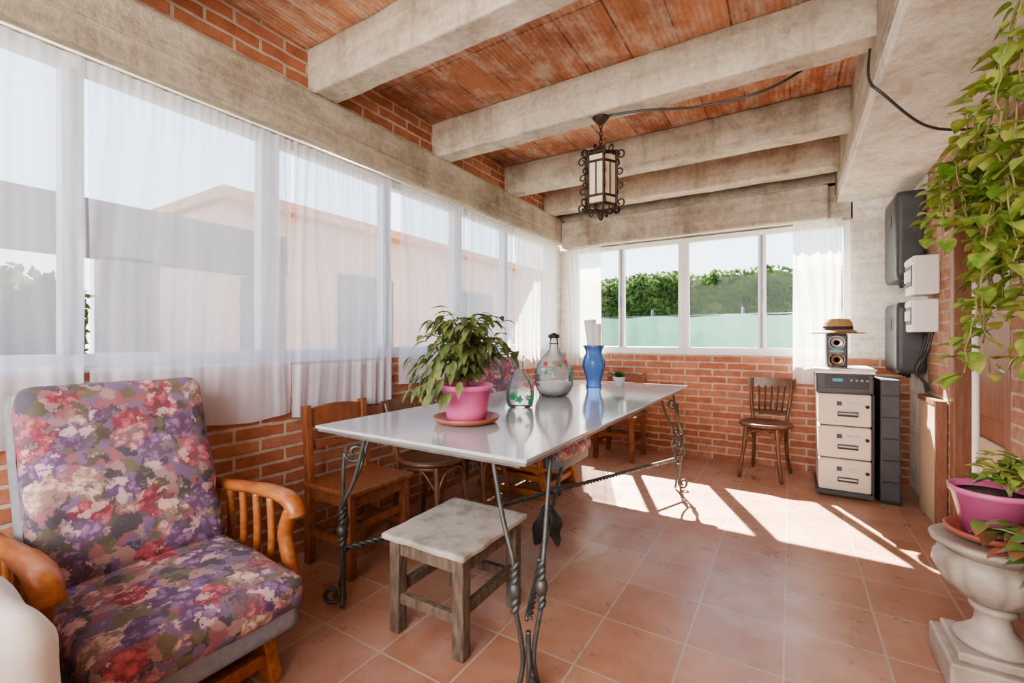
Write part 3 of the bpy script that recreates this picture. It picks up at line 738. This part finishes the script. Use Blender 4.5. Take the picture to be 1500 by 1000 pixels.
b.lathe([(.175,-.010),(.165,-.011),(.13,-.002),(.09,.010),(.0,.012)],'straw',seg=40,mod=lambda a,z:1+.08*math.cos(2*a))
b.lathe([(.0925,.018),(.0895,.018),(.088,.042),(.090,.042)],'blackcloth',seg=40,mod=lambda a,z:1+.05*math.cos(2*a))
b.done((.30,4.12,1.194))
# inverters, meter boxes on right wall
for z0,z1 in ((1.56,2.18),(.90,1.40)):
    b=B('solar_inverter_box'); h=z1-z0
    b.soft((0,0,h/2),(.17,.46,h),.03,'dgrey',n=12); b.box((-.086,0,h*.7),(.006,.16,.08),'black')
    for k in range(3): b.tube([(0,-.12+k*.12,.02),(0,-.12+k*.12,-.03)],.014,'black',10)
    b.done((XR-.086,4.33,z0))
for z0,z1,w in ((1.43,1.68,.24),(1.19,1.40,.20)):
    b=B('electric_fuse_box'); h=z1-z0
    b.box((0,0,h/2),(.13,w,h),'white',bev=.01)
    b.box((-.066,0,h/2),(.006,w-.05,h*.55),'dgrey',bev=.002)
    for k in range(6): b.box((-.071,-w/2+.045+k*(w-.09)/5,h/2),(.01,.018,h*.3),'white')
    b.box((-.068,0,h-.03),(.006,w-.03,.03),'white',bev=.002); b.done((XR-.065,3.93,z0))
b=B('wall_wiring')
for k,(y0,y1,zt_,zb_) in enumerate(((4.02,4.05,1.19,.78),(3.95,4.0,1.19,.80),(3.88,4.06,1.19,.79))):
    b.tube(spline([(XR-.02,y0,zt_),(XR-.05,y0,1.05),(XR-.08,(y0+y1)/2+.02,.93),(XR-.03,y1,.85),(XR-.02,y1,zb_)],8),.006,'black',6)
b.done()
# ------------------------------------------------------------------ urn + pots
b=B('stone_urn_planter')
b.box((0,0,.05),(.27,.27,.10),'marble',bev=.008); b.box((0,0,.115),(.22,.22,.03),'marble',bev=.006)
b.lathe([(0,.13),(.095,.13),(.10,.145),(.075,.165),(.05,.19),(.042,.23),(.055,.245),(.06,.255),(.045,.265)],'marble',seg=40)
b.lathe([(.045,.265),(.08,.285),(.125,.33),(.145,.375),(.14,.41),(.12,.43)],'marble',seg=96,mod=lambda a,z:1+.055*abs(math.sin(a*8))*(1 if z<.42 else .3))
b.lathe([(.12,.43),(.125,.44),(.155,.455),(.16,.468),(.15,.475),(.12,.47),(0,.465)],'marble',seg=40)
b.done((.575,2.12,0))
b=B('potted_geranium')
b.lathe([(0,0),(.085,0),(.115,.012),(.118,.03),(.11,.03),(.09,.012),(0,.01)],'terra',seg=32)
b.lathe([(0,.012),(.068,.012),(.10,.15),(.107,.152),(.108,.17),(.10,.17),(.095,.15),(0,.148)],'pink2',seg=36)
b.lathe([(0,.153),(.097,.15)],'soil',seg=24)
foliage(b,(0.04,-.02,.15),.14,.17,110,'leafB',.055,.04,'heart',.4,zmin=.15,stems=12)
b.done((.575,2.14,.475))
b=B('potted_coleus')
b.lathe([(0,0),(.08,0),(.095,.18),(.10,.18),(.10,.20),(.09,.20),(.085,.18),(0,.18)],'terra',seg=32)
b.lathe([(0,-.30),(.12,-.30),(.11,-.28),(.04,-.25),(.035,-.06),(.09,-.02),(.09,0),(0,0)],'marble',seg=24)
foliage(b,(-.03,.0,.18),.22,.22,240,'leafC',.09,.06,'lance',.9,zmin=-.1,stems=26,xmax=.13)
b.done((.655,1.74,.30))
# ------------------------------------------------------------------ pothos
b=B('hanging_pothos_plant')
b.lathe([(0,0),(.05,0),(.075,.12),(.08,.12),(.08,.135),(.07,.135),(0,.12)],'terra',c=(.715,2.52,1.50),seg=24)
b.box((.755,2.52,1.49),(.085,.2,.02),'doorwood')
random.seed(11)
b.tube(spline([(.72,2.5,1.63),(.70,2.45,1.85),(.66,2.3,2.1),(.62,2.1,2.2),(.6,1.9,2.2)],8),.006,'stem',6)
b.tube(spline([(.72,2.5,1.63),(.70,2.6,1.9),(.68,2.75,2.05),(.68,3.0,2.0),(.69,3.15,1.8)],8),.006,'stem',6)
starts=[]
for i in range(30):
    y=random.uniform(1.9,2.75); starts.append((random.uniform(.54,.74),y,random.uniform(1.65,2.2)-.1*(y-2),random.uniform(.2,.6)))
for i in range(18):
    y=random.uniform(2.6,3.15); starts.append((random.uniform(.58,.74),y,random.uniform(1.78,2.04),random.uniform(.12,.30)))
starts+=[(.66,2.45,1.7,.70),(.66,2.5,1.6,.55),(.58,2.15,1.6,.70),(.66,2.2,1.6,.66),(.68,2.6,1.6,.5),(.62,2.3,1.55,.66),(.70,2.35,1.5,.5)]
for (x,y,z,L) in starts:
    pts=[V((x,y,z))]; dx,dy=random.uniform(-.15,.1),random.uniform(-.4,.4)
    n=max(4,int(L/.045))
    for k in range(n):
        p=pts[-1]+V((dx*.03+random.uniform(-.012,.012),dy*.03+random.uniform(-.02,.02),-.042+ (.03 if k<2 else 0)))
        p.x=min(.75,p.x); pts.append(p)
    b.tube(pts,.0028,'stem',5)
    for p in pts:
        for _ in range(random.choice((1,1,2))):
            a=random.uniform(0,6.28); d=V((math.cos(a)*.8-.2,math.sin(a)*.8-.2,random.uniform(-.9,.3)))
            q=p+d.normalized()*.02; l=random.uniform(.045,.085)
            if q.x+d.normalized().x*l>.77: d.x=-abs(d.x)
            b.leaf(q,d,l,l*.85,'leafB','heart',random.uniform(.1,.8))
b.done()
b=B('hanging_sign'); b.box((0,0,0),(.10,.16,.006),'tanpanel',rot=(0,R(25),0)); b.box((-.005,-.02,-.006),(.05,.09,.004),'red_paint',rot=(0,R(25),0))
b.tube([(0,0,0),(0,0,.045)],.002,'black',5); b.done((.43,1.85,2.235),R(-20))
# ------------------------------------------------------------------ exterior
b=B('outdoor_ground'); b.box((0,8,-.15),(60,60,.1),'ground'); b.done()
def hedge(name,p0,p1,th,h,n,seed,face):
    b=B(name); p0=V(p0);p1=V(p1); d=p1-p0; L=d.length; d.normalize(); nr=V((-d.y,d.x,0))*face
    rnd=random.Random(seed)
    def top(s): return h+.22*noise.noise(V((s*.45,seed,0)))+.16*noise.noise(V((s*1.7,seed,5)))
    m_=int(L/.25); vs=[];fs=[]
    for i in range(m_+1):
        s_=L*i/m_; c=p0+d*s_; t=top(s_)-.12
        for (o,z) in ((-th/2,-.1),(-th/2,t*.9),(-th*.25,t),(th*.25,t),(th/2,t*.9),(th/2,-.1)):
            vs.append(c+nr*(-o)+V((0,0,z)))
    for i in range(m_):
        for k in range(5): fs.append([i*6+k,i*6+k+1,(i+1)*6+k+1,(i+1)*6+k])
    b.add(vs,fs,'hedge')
    for i in range(n):
        s_=rnd.uniform(0,L); t=top(s_); z=rnd.uniform(.0,1)**.8*t
        c=p0+d*s_+nr*(th/2+rnd.uniform(-.05,.14)+.12*noise.noise(V((s_*1.3,z*1.3,seed)))-(.25*th*max(0,z/t-.88)/.12))+V((0,0,z))
        a=V((rnd.gauss(0,1),rnd.gauss(0,1),rnd.gauss(0,1)+.3)).normalized(); q=a.orthogonal().normalized(); e=rnd.uniform(.06,.13)
        b.add([c-q*e*.45,c+a*e,c+q*e*.45,c-a*e*.7],[[0,1,2,3]],'hedgeleaf',False)
    return b.done()
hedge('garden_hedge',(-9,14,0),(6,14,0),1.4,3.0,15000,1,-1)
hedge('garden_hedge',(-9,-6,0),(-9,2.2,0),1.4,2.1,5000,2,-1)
b=B('garden_fence')
n=240; vs=[];fs=[]
for i in range(n+1):
    x=-4.95+17*i/n
    for z in (-.1,.5,1.1,1.66+.02*math.sin(i*.26)): vs.append((x,11.2+.04*math.sin(i*.9+z),z))
for i in range(n):
    for j in range(3): k=i*4+j; fs.append([k,k+4,k+5,k+1])
b.add(vs,fs,'mesh')
for i in range(9): b.tube([(-4.9+i*2,11.3,-.1),(-4.9+i*2,11.3,1.85)],.03,'dgrey',8)
b.tube([(-4.9,11.27,1.68),(12,11.27,1.68)],.012,'dgrey',6); b.done()
b=B('neighbouring_house'); b.box((-7.4,7.6,1.30),(4,10.0,2.8),'salmon'); 
b.box((-7.35,7.6,2.75),(4.3,10.2,.12),'rooftile')
b.box((-5.39,4.6,1.5),(.06,1.0,1.1),'pergola'); b.box((-5.39,7.4,1.0),(.06,1.0,2.1),'pergola'); b.done()
b=B('pergola'); b.box((-4,.2,1.88),(.25,4.4,.36),'pergola')
for y in (-1.6,1.3,2.25): b.box((-4,y,.8),(.26,.26,1.76),'pergola')
b.done()
# ------------------------------------------------------------------ lights, world
w=bpy.data.worlds.new('World'); sc.world=w; w.use_nodes=True; nt=w.node_tree; nt.nodes.clear()
wo=N(nt,'ShaderNodeOutputWorld'); bg=N(nt,'ShaderNodeBackground'); tc=N(nt,'ShaderNodeTexCoord'); sp=N(nt,'ShaderNodeSeparateXYZ')
nt.links.new(tc.outputs['Generated'],sp.inputs[0])
c=ramp(nt,sp.outputs['Z'],[(0,(.94,.95,.97)),(.25,(.72,.84,1)),(1,(.38,.6,1))])
nt.links.new(c,bg.inputs[0]); bg.inputs[1].default_value=2.3; nt.links.new(bg.outputs[0],wo.inputs[0])
sl=bpy.data.lights.new('sun','SUN'); sl.energy=38; sl.angle=R(.6); sl.color=(1,.92,.80)
so=bpy.data.objects.new('sun',sl); sc.collection.objects.link(so)
so.rotation_euler=V((.45,-1,-1.18)).to_track_quat('-Z','Y').to_euler(); so.location=(-3,10,9)
al=bpy.data.lights.new('fill_light','AREA'); al.shape='RECTANGLE'; al.size=2.6; al.size_y=1.6; al.energy=102; al.color=(1,.94,.86)  # unseen fill lamp near the back wall, added to brighten the interior
ao=bpy.data.objects.new('fill_light',al); sc.collection.objects.link(ao); ao.location=(-.7,-1.45,1.7); ao.rotation_euler=(R(90),0,0)
# camera
cd=bpy.data.cameras.new('camera'); co=bpy.data.objects.new('camera',cd); sc.collection.objects.link(co)
cd.sensor_width=36; cd.lens=660/1500*36; cd.shift_y=-5/1500; cd.clip_start=.05
co.location=(0,0,1.15); co.rotation_euler=(R(90),0,R(31.7)); sc.camera=co
sc.view_settings.view_transform='AgX'
try: sc.view_settings.look='AgX - Medium High Contrast'
except Exception: pass
sc.view_settings.exposure=.74
